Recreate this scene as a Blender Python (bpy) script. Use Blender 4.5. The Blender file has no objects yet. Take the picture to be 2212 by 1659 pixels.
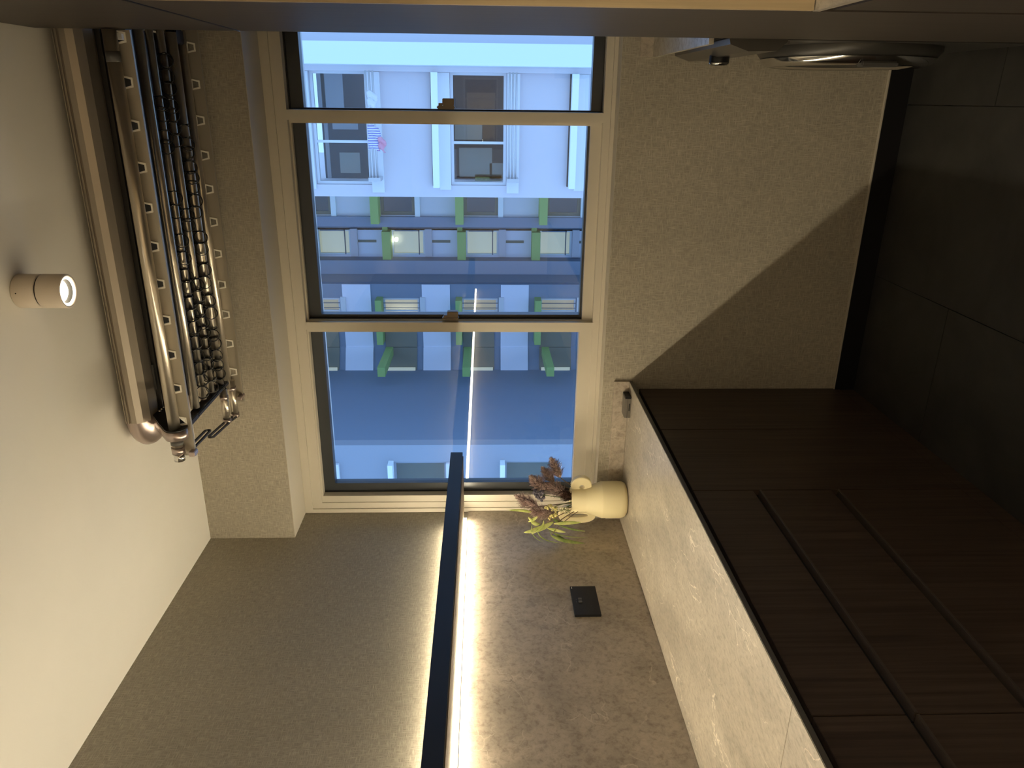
import bpy, bmesh, math, random
from mathutils import Vector, Matrix
random.seed(7)
S = bpy.context.scene
C = S.collection
PI = math.pi

# ------------------------------------------------------------------ camera, world, exposure
F_PX, YAW, PITCH, ROLL = 1611.75, 0.3671, 0.0359, -0.0017
CAM = Vector((1.6659, -2.6118, 1.4668))
cy, sy, cp, sp = math.cos(YAW), math.sin(YAW), math.cos(PITCH), math.sin(PITCH)
fwd = Vector((-sy * cp, cy * cp, -sp)); rt = Vector((cy, sy, 0)); up = rt.cross(fwd)
cr, sr = math.cos(ROLL), math.sin(ROLL)
rt, up = cr * rt + sr * up, -sr * rt + cr * up
cam_d = bpy.data.cameras.new('camera')
cam_d.sensor_fit = 'HORIZONTAL'; cam_d.sensor_width = 36; cam_d.lens = F_PX / 2212 * 36; cam_d.clip_start = 0.02
cam = bpy.data.objects.new('camera', cam_d); C.objects.link(cam)
xa, ya, za = -up, rt, -fwd                     # the phone was held sideways: the picture is rolled a quarter turn
cam.matrix_world = Matrix(((xa.x, ya.x, za.x, CAM.x), (xa.y, ya.y, za.y, CAM.y), (xa.z, ya.z, za.z, CAM.z), (0, 0, 0, 1)))
S.camera = cam

SKY_COL, SKY_STR = (0.30, 0.54, 0.98), 1.85
FILL_STR = 95.0
LED_COL, LED_STR, LED_UP_STR, NICHE_STR, SPOT_STR = (1.0, 0.86, 0.61), 80.0, 90.0, 26.0, 5.0
w = bpy.data.worlds.new('dusk_sky'); S.world = w; w.use_nodes = True
bg = w.node_tree.nodes['Background']; bg.inputs[0].default_value = (*SKY_COL, 1); bg.inputs[1].default_value = SKY_STR
S.view_settings.view_transform = 'Standard'; S.view_settings.look = 'None'
S.view_settings.gamma = 1; S.view_settings.use_curve_mapping = False; S.view_settings.exposure = 0.10

# ------------------------------------------------------------------ helpers
class MB:
    """collects shapes and links them as one mesh object"""
    def __init__(s): s.v = []; s.f = []; s.sm = []
    def add(s, vs, fs, smooth=False):
        o = len(s.v); s.v += [tuple(v) for v in vs]; s.f += [tuple(i + o for i in f) for f in fs]; s.sm += [smooth] * len(fs); return s
    def box(s, x0, x1, y0, y1, z0, z1, b=0.0):
        x0, x1 = sorted((x0, x1)); y0, y1 = sorted((y0, y1)); z0, z1 = sorted((z0, z1))
        if b <= 0:
            return s.add([(x, y, z) for z in (z0, z1) for y in (y0, y1) for x in (x0, x1)],
                         [(0, 2, 3, 1), (4, 5, 7, 6), (0, 1, 5, 4), (2, 6, 7, 3), (0, 4, 6, 2), (1, 3, 7, 5)])
        bm = bmesh.new(); bmesh.ops.create_cube(bm, size=1)
        for v in bm.verts:
            v.co = Vector(((x0 + x1) / 2 + v.co.x * (x1 - x0), (y0 + y1) / 2 + v.co.y * (y1 - y0), (z0 + z1) / 2 + v.co.z * (z1 - z0)))
        bmesh.ops.bevel(bm, geom=list(bm.edges), offset=b, segments=2, affect='EDGES')
        bm.verts.index_update()
        s.add([v.co[:] for v in bm.verts], [[v.index for v in f.verts] for f in bm.faces]); bm.free(); return s
    def prism(s, pts, axis, a, b, smooth=False):
        """polygon pts in the two other axes (in x,y,z order) extruded from a to b on axis"""
        n = len(pts)
        def P(p, t):
            q = list(p); q.insert(axis, t); return q
        vs = [P(p, a) for p in pts] + [P(p, b) for p in pts]
        o = len(s.v); s.v += [tuple(v) for v in vs]
        s.f += [tuple(o + i for i in range(n)), tuple(o + n + i for i in reversed(range(n)))]; s.sm += [False, False]
        for i in range(n):
            j = (i + 1) % n; s.f.append((o + i, o + n + i, o + n + j, o + j)); s.sm.append(smooth)
        return s
    def tube(s, path, r, n=10, cap=True):
        path = [Vector(p) for p in path]; rs = r if isinstance(r, (list, tuple)) else [r] * len(path)
        vs = []; fs = []; prev = None
        for i, p in enumerate(path):
            t = (path[min(i + 1, len(path) - 1)] - path[max(i - 1, 0)]).normalized()
            if prev is None:
                a = t.orthogonal().normalized()
            else:
                a = (prev - t * prev.dot(t)).normalized()
            prev = a; b = t.cross(a)
            for k in range(n):
                an = 2 * PI * k / n; vs.append(p + (a * math.cos(an) + b * math.sin(an)) * rs[i])
        for i in range(len(path) - 1):
            for k in range(n):
                k2 = (k + 1) % n; fs.append((i * n + k, i * n + k2, (i + 1) * n + k2, (i + 1) * n + k))
        s.add(vs, fs, True)
        if cap:
            o = len(s.v) - len(vs); m = o + (len(path) - 1) * n
            s.f += [tuple(o + k for k in reversed(range(n))), tuple(m + k for k in range(n))]; s.sm += [False, False]
        return s
    def lathe(s, prof, cx, cy_, n=32, M=None):
        """prof: (r,z) list turned about z at cx,cy"""
        vs = []; fs = []
        for r, z in prof:
            for k in range(n):
                an = 2 * PI * k / n; v = Vector((r * math.cos(an), r * math.sin(an), z))
                if M is not None: v = M @ v
                vs.append((cx + v.x, cy_ + v.y, v.z))
        for i in range(len(prof) - 1):
            for k in range(n):
                k2 = (k + 1) % n; fs.append((i * n + k, i * n + k2, (i + 1) * n + k2, (i + 1) * n + k))
        return s.add(vs, fs, True)
    def torus(s, c, ax, R, r, n=24, m=8):
        c = Vector(c); ax = Vector(ax).normalized(); a = ax.orthogonal().normalized(); b = ax.cross(a); vs = []; fs = []
        for i in range(n):
            d = a * math.cos(2 * PI * i / n) + b * math.sin(2 * PI * i / n)
            for k in range(m):
                t = 2 * PI * k / m; vs.append(c + d * (R + r * math.cos(t)) + ax * (r * math.sin(t)))
        for i in range(n):
            for k in range(m):
                fs.append((i * m + k, ((i + 1) % n) * m + k, ((i + 1) % n) * m + (k + 1) % m, i * m + (k + 1) % m))
        return s.add(vs, fs, True)
    def band(s, c, ax, R, th, wd, n=28):
        """a short open ring band: R outer radius, th wall, wd width along ax"""
        c = Vector(c); ax = Vector(ax).normalized(); a = ax.orthogonal().normalized(); b = ax.cross(a); vs = []; fs = []
        sec = [(R, -wd / 2), (R, wd / 2), (R - th, wd / 2), (R - th, -wd / 2)]
        for i in range(n):
            d = a * math.cos(2 * PI * i / n) + b * math.sin(2 * PI * i / n)
            for rr, hh in sec: vs.append(c + d * rr + ax * hh)
        for i in range(n):
            for k in range(4):
                fs.append((i * 4 + k, ((i + 1) % n) * 4 + k, ((i + 1) % n) * 4 + (k + 1) % 4, i * 4 + (k + 1) % 4))
        return s.add(vs, fs, True)
    def ball(s, c, rx, ry, rz, n=10, m=6):
        vs = [(c[0], c[1], c[2] - rz)]; fs = []
        for i in range(1, m):
            t = PI * i / m - PI / 2
            for k in range(n):
                an = 2 * PI * k / n
                vs.append((c[0] + rx * math.cos(t) * math.cos(an), c[1] + ry * math.cos(t) * math.sin(an), c[2] + rz * math.sin(t)))
        vs.append((c[0], c[1], c[2] + rz)); L = len(vs) - 1
        for k in range(n):
            k2 = (k + 1) % n; fs.append((0, 1 + k2, 1 + k)); fs.append((L, L - n + k, L - n + k2))
        for i in range(m - 2):
            for k in range(n):
                k2 = (k + 1) % n; fs.append((1 + i * n + k, 1 + i * n + k2, 1 + (i + 1) * n + k2, 1 + (i + 1) * n + k))
        return s.add(vs, fs, True)
    def build(s, name, mat, parent=None, fix=True):
        me = bpy.data.meshes.new(name); me.from_pydata(s.v, [], s.f)
        for p, q in zip(me.polygons, s.sm): p.use_smooth = q
        if fix:
            bm = bmesh.new(); bm.from_mesh(me); bmesh.ops.recalc_face_normals(bm, faces=bm.faces); bm.to_mesh(me); bm.free()
        me.materials.append(mat)
        o = bpy.data.objects.new(name, me); C.objects.link(o)
        if parent is not None:
            o.parent = parent
            if parent.type == 'EMPTY': o.location = -parent.location
        return o

def tag(o, label=None, cat=None, group=None, kind=None):
    if label: o['label'] = label
    if cat: o['category'] = cat
    if group: o['group'] = group
    if kind: o['kind'] = kind
    return o
def thing(name, label, cat, loc=(0, 0, 0), group=None):
    o = bpy.data.objects.new(name, None); C.objects.link(o); o.location = loc; o.empty_display_size = 0.05
    return tag(o, label, cat, group)
def struct(o, label=None): return tag(o, label, None, None, 'structure')
def copy_tree(o, parent=None):
    c = o.copy(); C.objects.link(c); c.parent = parent
    for ch in list(o.children): copy_tree(ch, c)
    return c

# ------------------------------------------------------------------ materials
def mat(name, col=(0.5, 0.5, 0.5), rough=0.5, metal=0.0, spec=0.5, emit=None, estr=0.0):
    m = bpy.data.materials.new(name); m.use_nodes = True
    b = m.node_tree.nodes['Principled BSDF']
    b.inputs['Base Color'].default_value = (*col, 1); b.inputs['Roughness'].default_value = rough
    b.inputs['Metallic'].default_value = metal; b.inputs['Specular IOR Level'].default_value = spec
    if emit: b.inputs['Emission Color'].default_value = (*emit, 1); b.inputs['Emission Strength'].default_value = estr
    return m
def N(m, typ, **kw):
    n = m.node_tree.nodes.new(typ)
    for k, v in kw.items():
        if k in n.inputs.keys(): n.inputs[k].default_value = v
        else: setattr(n, k, v)
    return n
def L(m, a, b): m.node_tree.links.new(a, b)
def coords(m, scale=(1, 1, 1), rot=(0, 0, 0)):
    tc = N(m, 'ShaderNodeTexCoord'); mp = N(m, 'ShaderNodeMapping'); mp.inputs['Scale'].default_value = scale; mp.inputs['Rotation'].default_value = rot
    g = N(m, 'ShaderNodeNewGeometry'); L(m, g.outputs['Position'], mp.inputs[0]); return mp.outputs[0]
def noise(m, vec, scale, detail=3.0, rough=0.55, dist=0.0):
    n = N(m, 'ShaderNodeTexNoise'); n.inputs['Scale'].default_value = scale; n.inputs['Detail'].default_value = detail
    n.inputs['Roughness'].default_value = rough; n.inputs['Distortion'].default_value = dist; L(m, vec, n.inputs['Vector']); return n.outputs['Fac']
def ramp(m, fac, stops):
    r = N(m, 'ShaderNodeValToRGB'); e = r.color_ramp.elements
    while len(e) < len(stops): e.new(0.5)
    for el, (p, c) in zip(e, stops): el.position = p; el.color = (*c, 1) if len(c) == 3 else c
    L(m, fac, r.inputs[0]); return r.outputs[0]
def mix(m, fac, a, b, mode='MIX'):
    n = N(m, 'ShaderNodeMix', data_type='RGBA', blend_type=mode)
    for v, i in ((fac, 0), (a, 6), (b, 7)):
        if hasattr(v, 'links'): L(m, v, n.inputs[i])
        else: n.inputs[i].default_value = v if i == 0 else (*v, 1)
    return n.outputs[2]
def bsdf(m): return m.node_tree.nodes['Principled BSDF']
def bump(m, h, strength, dist):
    b = N(m, 'ShaderNodeBump'); b.inputs['Strength'].default_value = strength; b.inputs['Distance'].default_value = dist
    L(m, h, b.inputs['Height']); L(m, b.outputs[0], bsdf(m).inputs['Normal'])

# linen wallpaper: fine crossed threads
def linen(name, col, axes):
    m = mat(name, col, 0.75, spec=0.3)
    a, b = axes          # which two world axes lie in the wall
    s1 = [60, 60, 60]; s1[a] = 38; s1[b] = 420
    s2 = [60, 60, 60]; s2[a] = 420; s2[b] = 38
    t1 = noise(m, coords(m, s1), 1.0, 2, 0.5); t2 = noise(m, coords(m, s2), 1.0, 2, 0.5)
    ad = N(m, 'ShaderNodeMath', operation='MAXIMUM'); L(m, t1, ad.inputs[0]); L(m, t2, ad.inputs[1])
    hf = N(m, 'ShaderNodeMath', operation='MULTIPLY'); L(m, ad.outputs[0], hf.inputs[0]); hf.inputs[1].default_value = 0.9
    lo = tuple(c * 0.76 for c in col); hi = tuple(min(1, c * 1.30) for c in col)
    c1 = ramp(m, hf.outputs[0], [(0.36, lo), (0.5, col), (0.66, hi)])
    big = ramp(m, noise(m, coords(m), 2.2, 3), [(0.3, (0.92,) * 3), (0.7, (1.06,) * 3)])
    L(m, mix(m, 1.0, c1, big, 'MULTIPLY'), bsdf(m).inputs['Base Color'])
    bump(m, hf.outputs[0], 0.35, 0.0015)
    return m
M_PAPER_B = linen('linen_wallpaper', (0.41, 0.37, 0.295), (0, 2))
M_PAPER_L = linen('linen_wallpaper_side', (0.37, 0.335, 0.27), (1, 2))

def stone(name, base, vein, rough=0.42, stretch=(1, 1, 1), vs=1.0):
    m = mat(name, base, rough, spec=0.4); p = coords(m, stretch)
    n1 = noise(m, p, 5.0, 6, 0.62, 0.6); n2 = noise(m, p, 60.0, 4, 0.7, 0.4)
    dark = tuple(c * 0.74 for c in base); light = tuple(min(1, c * 1.18) for c in base)
    c = ramp(m, n1, [(0.3, dark), (0.52, base), (0.75, light)])
    c = mix(m, 0.55, c, ramp(m, n2, [(0.32, (0.45, 0.40, 0.35)), (0.5, (0.95,) * 3), (0.68, (1.18,) * 3)]), 'MULTIPLY')
    # distort the point, then thin bright veins on voronoi edges, shown only in patches
    wn = N(m, 'ShaderNodeTexNoise'); wn.inputs['Scale'].default_value = 6.0; wn.inputs['Detail'].default_value = 5; L(m, p, wn.inputs['Vector'])
    va = N(m, 'ShaderNodeVectorMath', operation='MULTIPLY_ADD'); L(m, wn.outputs['Color'], va.inputs[0]); va.inputs[1].default_value = (0.22, 0.22, 0.22); L(m, p, va.inputs[2])
    def veins(sc, wd):
        v = N(m, 'ShaderNodeTexVoronoi', feature='DISTANCE_TO_EDGE'); v.inputs['Scale'].default_value = sc; L(m, va.outputs[0], v.inputs['Vector'])
        return ramp(m, v.outputs['Distance'], [(0.0, (1, 1, 1)), (wd, (0, 0, 0))])
    pm = ramp(m, noise(m, p, 7.0, 3, 0.5), [(0.50, (0, 0, 0)), (0.62, (1, 1, 1))])
    v1 = mix(m, 1.0, veins(7.0 * vs, 0.018), pm, 'MULTIPLY')
    pm2 = ramp(m, noise(m, coords(m, (1.3, 1.3, 1.3), (0.4, 0.2, 0.9)), 9.0, 3, 0.5), [(0.60, (0, 0, 0)), (0.68, (1, 1, 1))])
    v2 = mix(m, 1.0, veins(16.0 * vs, 0.03), pm2, 'MULTIPLY')
    c = mix(m, v1, c, vein); c = mix(m, v2, c, tuple(b * 0.55 for b in base))
    L(m, c, bsdf(m).inputs['Base Color'])
    return m
M_STONE = stone('sintered_stone', (0.46, 0.40, 0.325), (0.60, 0.53, 0.435), 0.45)
M_COUNTER = stone('countertop_stone', (0.43, 0.385, 0.315), (0.80, 0.73, 0.61), 0.33, (1.6, 0.75, 1), 1.3)

def wood(name, col, axis, rough=0.4, amp=0.35):
    m = mat(name, col, rough, spec=0.4); s = [90, 90, 90]; s[axis] = 2.5
    n1 = noise(m, coords(m, s), 1.0, 4, 0.6, 0.3)
    c = ramp(m, n1, [(0.3, tuple(x * (1 - amp) for x in col)), (0.7, tuple(x * (1 + amp) for x in col))])
    L(m, c, bsdf(m).inputs['Base Color']); bump(m, n1, 0.12, 0.0006)
    return m
M_WENGE = wood('wenge_veneer', (0.075, 0.052, 0.038), 2, 0.42)
M_TALL = wood('brown_satin_veneer', (0.058, 0.047, 0.038), 2, 0.50, 0.18)
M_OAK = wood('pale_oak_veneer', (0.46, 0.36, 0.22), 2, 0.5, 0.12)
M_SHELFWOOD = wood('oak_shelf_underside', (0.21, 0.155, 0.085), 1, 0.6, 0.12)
M_BLACK = mat('black_lacquer', (0.010, 0.010, 0.011), 0.4, spec=0.25)
M_SHELF = mat('black_powder_coat', (0.014, 0.015, 0.019), 0.5, spec=0.35)
M_DARKREC = mat('dark_recess_profile', (0.006, 0.006, 0.006), 0.6)
M_EDGE_SHADE = mat('counter_edge_shade', (0.10, 0.092, 0.075), 0.5)  # stone edge painted dark to stand for its unlit front
M_LIP = mat('bronze_drawer_lip', (0.09, 0.07, 0.055), 0.3)

M_CEIL = mat('white_ceiling_paint', (0.60, 0.555, 0.47), 0.85, spec=0.2)
nz = noise(M_CEIL, coords(M_CEIL), 3.0, 3); L(M_CEIL, ramp(M_CEIL, nz, [(0.3, (0.76, 0.73, 0.66)), (0.7, (0.79, 0.76, 0.69))]), bsdf(M_CEIL).inputs['Base Color'])
M_TILE = mat('charcoal_floor_tile', (0.06, 0.058, 0.052), 0.55)
_n = noise(M_TILE, coords(M_TILE), 6.0, 6, 0.65, 0.5); L(M_TILE, ramp(M_TILE, _n, [(0.3, (0.019, 0.0185, 0.017)), (0.7, (0.038, 0.0365, 0.033))]), bsdf(M_TILE).inputs['Base Color'])
M_GROUT = mat('grey_grout', (0.13, 0.125, 0.11), 0.8)
M_SOFFIT = mat('painted_reveal', (0.50, 0.46, 0.38), 0.7)
M_ALU = mat('champagne_aluminium_frame', (0.64, 0.59, 0.49), 0.42, 0.1)
M_SASH = mat('grey_sash_aluminium', (0.055, 0.06, 0.065), 0.3, 0.2)
M_GASKET = mat('black_rubber_gasket', (0.008, 0.008, 0.009), 0.5)
M_LATCH = mat('bronze_latch', (0.13, 0.105, 0.075), 0.35, 0.7)
M_PALEPAINT = mat('pale_metal_ledge', (0.62, 0.62, 0.62), 0.5)

def glass(name):
    m = bpy.data.materials.new(name); m.use_nodes = True; nt = m.node_tree; nt.nodes.clear()
    o = N(m, 'ShaderNodeOutputMaterial'); t = N(m, 'ShaderNodeBsdfTransparent'); g = N(m, 'ShaderNodeBsdfGlossy'); x = N(m, 'ShaderNodeMixShader'); f = N(m, 'ShaderNodeFresnel')
    g.inputs['Roughness'].default_value = 0.0; f.inputs['IOR'].default_value = 1.50; t.inputs[0].default_value = (0.97, 0.985, 0.98, 1)
    L(m, f.outputs[0], x.inputs[0]); L(m, t.outputs[0], x.inputs[1]); L(m, g.outputs[0], x.inputs[2]); L(m, x.outputs[0], o.inputs[0]); return m
M_GLASS = glass('window_glass')
M_LED = mat('led_diffuser', (0.9, 0.9, 0.9), 0.5, emit=LED_COL, estr=LED_STR)
M_LED_UP = mat('led_diffuser_up', (0.9, 0.9, 0.9), 0.5, emit=LED_COL, estr=LED_UP_STR)
M_LED_N = mat('led_diffuser_niche', (0.9, 0.9, 0.9), 0.5, emit=LED_COL, estr=NICHE_STR)
M_SPOT = mat('spot_lens', (0.9, 0.9, 0.9), 0.5, emit=(1.0, 0.86, 0.62), estr=SPOT_STR)

M_RACK = mat('champagne_anodised_metal', (0.38, 0.335, 0.275), 0.40, 0.6)
M_TUBE = mat('brushed_aluminium_pole', (0.62, 0.56, 0.46), 0.28, 0.9)
M_RAIL = mat('satin_champagne_rail', (0.40, 0.36, 0.29), 0.45, 0.5)
M_RIM = mat('pale_plastic_rim', (0.92, 0.88, 0.78), 0.5)
M_FIN = mat('black_fin_metal', (0.012, 0.012, 0.012), 0.4)
M_FINR = mat('dark_fin_ribs', (0.055, 0.052, 0.048), 0.35, 0.3)
M_DGREY = mat('dark_grey_plastic', (0.085, 0.083, 0.078), 0.45)
M_RINGBLK = mat('glossy_black_plastic', (0.010, 0.010, 0.012), 0.18)
M_CHROME = mat('chrome', (0.75, 0.74, 0.72), 0.12, 1.0)

# ------------------------------------------------------------------ room shell
H, R, ZB, ZS, ZC, DC, YL0 = 2.569, 0.187, 2.2347, 1.003, 0.90, 0.626, 0.120   # YL0: the wall below the window stands back from the bulkhead above it
FX = 0.595                                    # plane of the cabinet fronts
XR, YF = 2.45, -4.2           # right wall, wall behind the camera
struct(MB().box(-0.12, 0, YF - .1, 0.40, 0, H + .1).build('wall_left', M_PAPER_L), 'taupe linen wallpapered side wall')
wb = MB(); wb.box(0, XR, 0, 0.32, ZB, H + .1); wb.box(0, XR, YL0, 0.32, 0, ZS); wb.box(2.3, XR, YL0, .32, ZS, ZB)
wb = struct(wb.build('wall_back', M_PAPER_B), 'taupe linen wallpapered wall around the window')
MB().box(0.0005, 2.3, 0.001, R + .02, ZB - .0015, ZB).build('reveal_soffit', M_SOFFIT, wb)
MB().box(0.0005, 2.3, YL0 + .001, R + .02, ZS, ZS + .0015).build('reveal_sill', M_SOFFIT, wb)
struct(MB().box(XR, XR + .12, YF - .1, 0.32, 0, H + .1).build('wall_right', M_PAPER_L))
M_LIVING = mat('white_wall_paint', (0.78, 0.75, 0.68), 0.85)
M_LFLOOR = mat('pale_timber_floor', (0.42, 0.34, 0.24), 0.5)
YL = -8.5                                      # unseen living room added behind the camera to bring soft light in
struct(MB().box(-1.5, 4.0, YL - .1, YL, 0, H + .1).build('wall_front', M_LIVING))
struct(MB().box(-1.6, -1.5, YL - .1, YF, 0, H + .1).build('wall_living_left', M_LIVING))
struct(MB().box(4.0, 4.1, YL - .1, YF, 0, H + .1).build('wall_living_right', M_LIVING))
wl = MB(); wl.box(-1.6, -.12, YF - .1, YF, 0, H + .1); wl.box(XR + .12, 4.1, YF - .1, YF, 0, H + .1); struct(wl.build('wall_living_back', M_LIVING))
struct(MB().box(-1.6, 4.1, YL - .1, YF - .1, H, H + .1).build('ceiling_living', M_CEIL))
struct(MB().box(-1.6, 4.1, YL - .1, YF - .1, -.1, -.002).build('floor_living', M_LFLOOR))
M_FILL = mat('fill_lamp_diffuser', (0.9, 0.9, 0.9), 0.5, emit=(1.0, 0.86, 0.66), estr=FILL_STR)  # diffuser of two unseen lamps added to fill the kitchen's dark side
for xx, yy in ((-.80, -5.4), (3.30, -5.5)):
    cl = thing('fill_lamp', 'unseen round fill lamp added behind the camera, ' + ('left of the kitchen opening' if xx < 0 else 'right of the kitchen opening'), 'light', (xx, yy, H))
    MB().lathe([(.0005, H - .001), (.27, H - .001), (.28, H - .02), (.26, H - .03)], xx, yy, 40).build('fill_lamp_base', M_LIVING, cl)
    MB().lathe([(.26, H - .029), (.25, H - .06), (.18, H - .085), (.0005, H - .095)], xx, yy, 40).build('diffuser', M_FILL, cl)
struct(MB().box(-.12, XR + .12, YF - .1, 0.32, H, H + .1).build('ceiling', M_CEIL))
fl = struct(MB().box(-.12, XR + .12, YF - .1, YL0, -.1, -.006).build('floor', M_GROUT))
cols = [(-.09, .4555), (.4585, 1.0555), (1.0585, 1.6555), (1.6585, 2.2555), (2.2585, XR)]
for i, (x0, x1) in enumerate(cols):
    if i == 0: continue
    y = -.37 if i % 2 else -.97
    edges = [YL0 + .001, y]
    while edges[-1] > YF: edges.append(edges[-1] - 1.2)
    for a, b in zip(edges, edges[1:]):
        MB().box(x0, x1, a - .0015, max(b, YF) + .0015, -.006, 0.0).build('floor_tile', M_TILE, fl)
struct(MB().box(FX - .01, XR, YL0 - 0.014, YL0 - .0003, 0, 0.076, 0).build('baseboard_back', M_BLACK), 'black skirting board under the window wall')
struct(MB().box(FX - .01, XR, YL0 - 0.010, YL0 - .0003, 0.076, 0.080, 0).build('trim_1', M_SOFFIT), 'thin pale bead along the top of the black skirting')

# ------------------------------------------------------------------ window
win = struct(thing('window_1', 'wide three panel sliding window in champagne aluminium frame', None), None)
def ring(x0, x1, z0, z1, l, r_, b, t, y0, y1):
    m = MB(); m.box(x0, x0 + l, y0, y1, z0, z1); m.box(x1 - r_, x1, y0, y1, z0, z1)
    m.box(x0 + l, x1 - r_, y0, y1, z0, z0 + b); m.box(x0 + l, x1 - r_, y0, y1, z1 - t, z1); return m
XW1 = 2.3
ring(0.002, XW1, ZS + .002, ZB - .002, .018, .03, .014, .032, R, R + .12).build('outer_frame', M_ALU, win)
ring(0.0205, XW1 - .03, ZS + .0165, ZB - .0345, .027, .03, .026, .040, R + .006, R + .12).build('inner_frame', M_ALU, win)
MB().box(.815, .845, R + .004, R + .10, ZS + .037, ZB - .075).build('mullion', M_ALU, win)
MB().box(1.583, 1.617, R + .004, R + .10, ZS + .037, ZB - .075).build('mullion', M_ALU, win)
zt = ZB - .075; zb0 = ZS + .0425
def sash(name, x0, x1, zbot, gx0, gx1, gz0, gz1, yf, lip, colr):
    s = ring(x0, x1, zbot, zt, gx0 - x0, x1 - gx1, gz0 - zbot, zt - gz1, yf, yf + .04).build(name, colr, win)
    ring(x0, x1, zbot, zt, .004, .004, .004, .004, yf - .012, yf - .0005).build('gasket', M_GASKET, s)
    g = MB().box(gx0 - .004, gx1 + .004, yf + .018, yf + .024, gz0 - .004, gz1 + .004).build('glass_pane', M_GLASS, s)
    return s
# left panel: beige bead on the room side, grey sash behind
ring(.048, .8148, zb0, zt, .030, .010, .050, .006, R + .010, R + .045).build('glazing_bead', M_ALU, win)
sash('left_sash', .060, .812, zb0 + .02, .116, .800, 1.091, 2.109, R + .052, 0, M_SASH)
ring(.8455, 1.5825, zb0, zt, .003, .010, .040, .006, R + .03, R + .05).build('glazing_bead', M_ALU, win)
sash('middle_sash', .848, 1.580, zb0 + .006, .863, 1.572, 1.093, 2.108, R + .055, 0, M_SASH)
sash('right_sash', 1.618, XW1 - .07, zb0 - .004, 1.624, XW1 - .1, 1.084, 2.11, R + .055, 0, M_SASH)
for lx, lz in ((.858, 1.602), (1.632, 1.604)):
    la = MB().box(lx - .008, lx + .004, R - .004 + .02, R + .05, lz - .032, lz + .032, .003).build('latch', M_LATCH, win)
    MB().box(lx + .004, lx + .028, R + .012, R + .040, lz - .030, lz + .012, .002).build('latch_lever', M_LATCH, la)
    MB().box(lx + .004, lx + .012, R + .018, R + .040, lz + .012, lz + .026, .001).build('latch_lever', M_LATCH, la)
o = MB(); o.box(.103, 2.9, .54, .60, 2.176, 2.187); o.box(.103, 2.9, .56, .60, 2.187, 2.199)
struct(o.build('trim_2', M_PALEPAINT), 'pale outdoor ledge edge above the window')

# ------------------------------------------------------------------ left run: cabinets, countertop, backsplash, shelf
Y0, Y1, Y2, Y3, Y4 = YL0 - .002, -.270, -.700, -1.555, -2.41
def unit(name, label, ya, yb):
    t = thing(name, label, 'cabinet', (0.3, (ya + yb) / 2, 0))
    MB().box(.012, FX - .02, yb + .001, ya - .001, .05, ZC - .014).build('carcass', M_DARKREC, t)
    MB().box(.06, FX - .001, yb + .001, ya - .001, .001, .054).build('plinth', M_WENGE, t)
    return t
t = unit('base_cabinet', 'dark wenge base cabinet with plain doors at the window end of the counter', Y0, Y2)
MB().box(FX - .019, FX, Y1 + .0015, Y0, .056, .858, .001).build('filler_panel', M_WENGE, t)
MB().box(FX - .019, FX, Y2 + .0015, Y1 - .0015, .056, .858, .001).build('door', M_WENGE, t)
def drawers(label, ya, yb):
    t = unit('drawer_cabinet', label, ya, yb)
    for z0, z1 in ((.056, .422), (.446, .656), (.680, .858)):
        d = MB().box(FX - .019, FX, yb + .0015, ya - .0015, z0, z1, .001).build('drawer', M_WENGE, t)
        if z1 < .8: MB().box(FX - .022, FX + .003, yb + .0015, ya - .0015, z1 - .0005, z1 + .006, .001).build('drawer_lip', M_LIP, d)
    return t
drawers('dark wenge three drawer cabinet with recessed grips below the vase end of the counter', Y2, Y3)
drawers('dark wenge drawer cabinet nearest the camera under the stone counter', Y3, Y4)
unit('base_cabinet', 'dark wenge base cabinet past the near drawers, out of the frame', Y4, -3.6)
ct = thing('countertop', 'beige veined stone countertop running along the lit wall', 'countertop', (.3, -1.8, ZC))
MB().box(.008, DC, Y3 + .0008, YL0 - .001, ZC - .013, ZC, .0006).build('slab', M_COUNTER, ct)
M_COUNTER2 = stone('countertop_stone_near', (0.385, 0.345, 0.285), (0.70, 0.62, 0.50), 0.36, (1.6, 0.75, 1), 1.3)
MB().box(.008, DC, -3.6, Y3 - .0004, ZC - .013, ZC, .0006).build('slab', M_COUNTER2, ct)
MB().box(DC, DC + .0015, -3.6, YL0 - .001, ZC - .013, ZC - .0012).build('front_edge_shade', M_EDGE_SHADE, ct)
us = MB().box(.008, DC + .003, YL0 - .0125, YL0 - .001, ZC + .0005, ZC + .060, .0008).build('upstand', M_STONE, ct)
bs = MB(); bs.box(.0005, .0065, -3.6, R - .004, ZC + .1055, 1.540); bs.box(.0005, .0065, -3.6, YL0 - .0015, ZC - .02, ZC + .1055)
tag(bs.build('backsplash', M_STONE), 'taupe veined stone backsplash below the lit shelf', 'backsplash')
SH0, SH1, SD = 1.557, 1.609, .30
sh = thing('wall_shelf', 'long black wall shelf with LED strips glowing along its back', 'shelf', (0, -1.7, SH0))
MB().box(.046, SD, -3.6, .160, SH0 + .003, SH1, .001).build('shelf_board', M_SHELF, sh)
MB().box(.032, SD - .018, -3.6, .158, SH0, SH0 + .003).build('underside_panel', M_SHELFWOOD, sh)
MB().box(.001, .044, -3.6, .150, SH0 + .008, SH0 + .030).build('wall_bracket', M_SHELF, sh)
MB().box(.0100, .0265, -3.55, .095, SH0 - .012, SH0 + .001).build('led_strip', M_LED, sh)['label'] = 'glowing LED strip under the shelf'
MB().box(.0082, .0096, -3.55, .095, SH0 - .015, SH0 + .008).build('led_profile', M_DGREY, sh)
MB().box(.005, .021, -3.55, .06, SH0 + .032, SH0 + .038).build('led_strip', M_LED_UP, sh)['label'] = 'glowing LED strip on top of the shelf'

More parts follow.
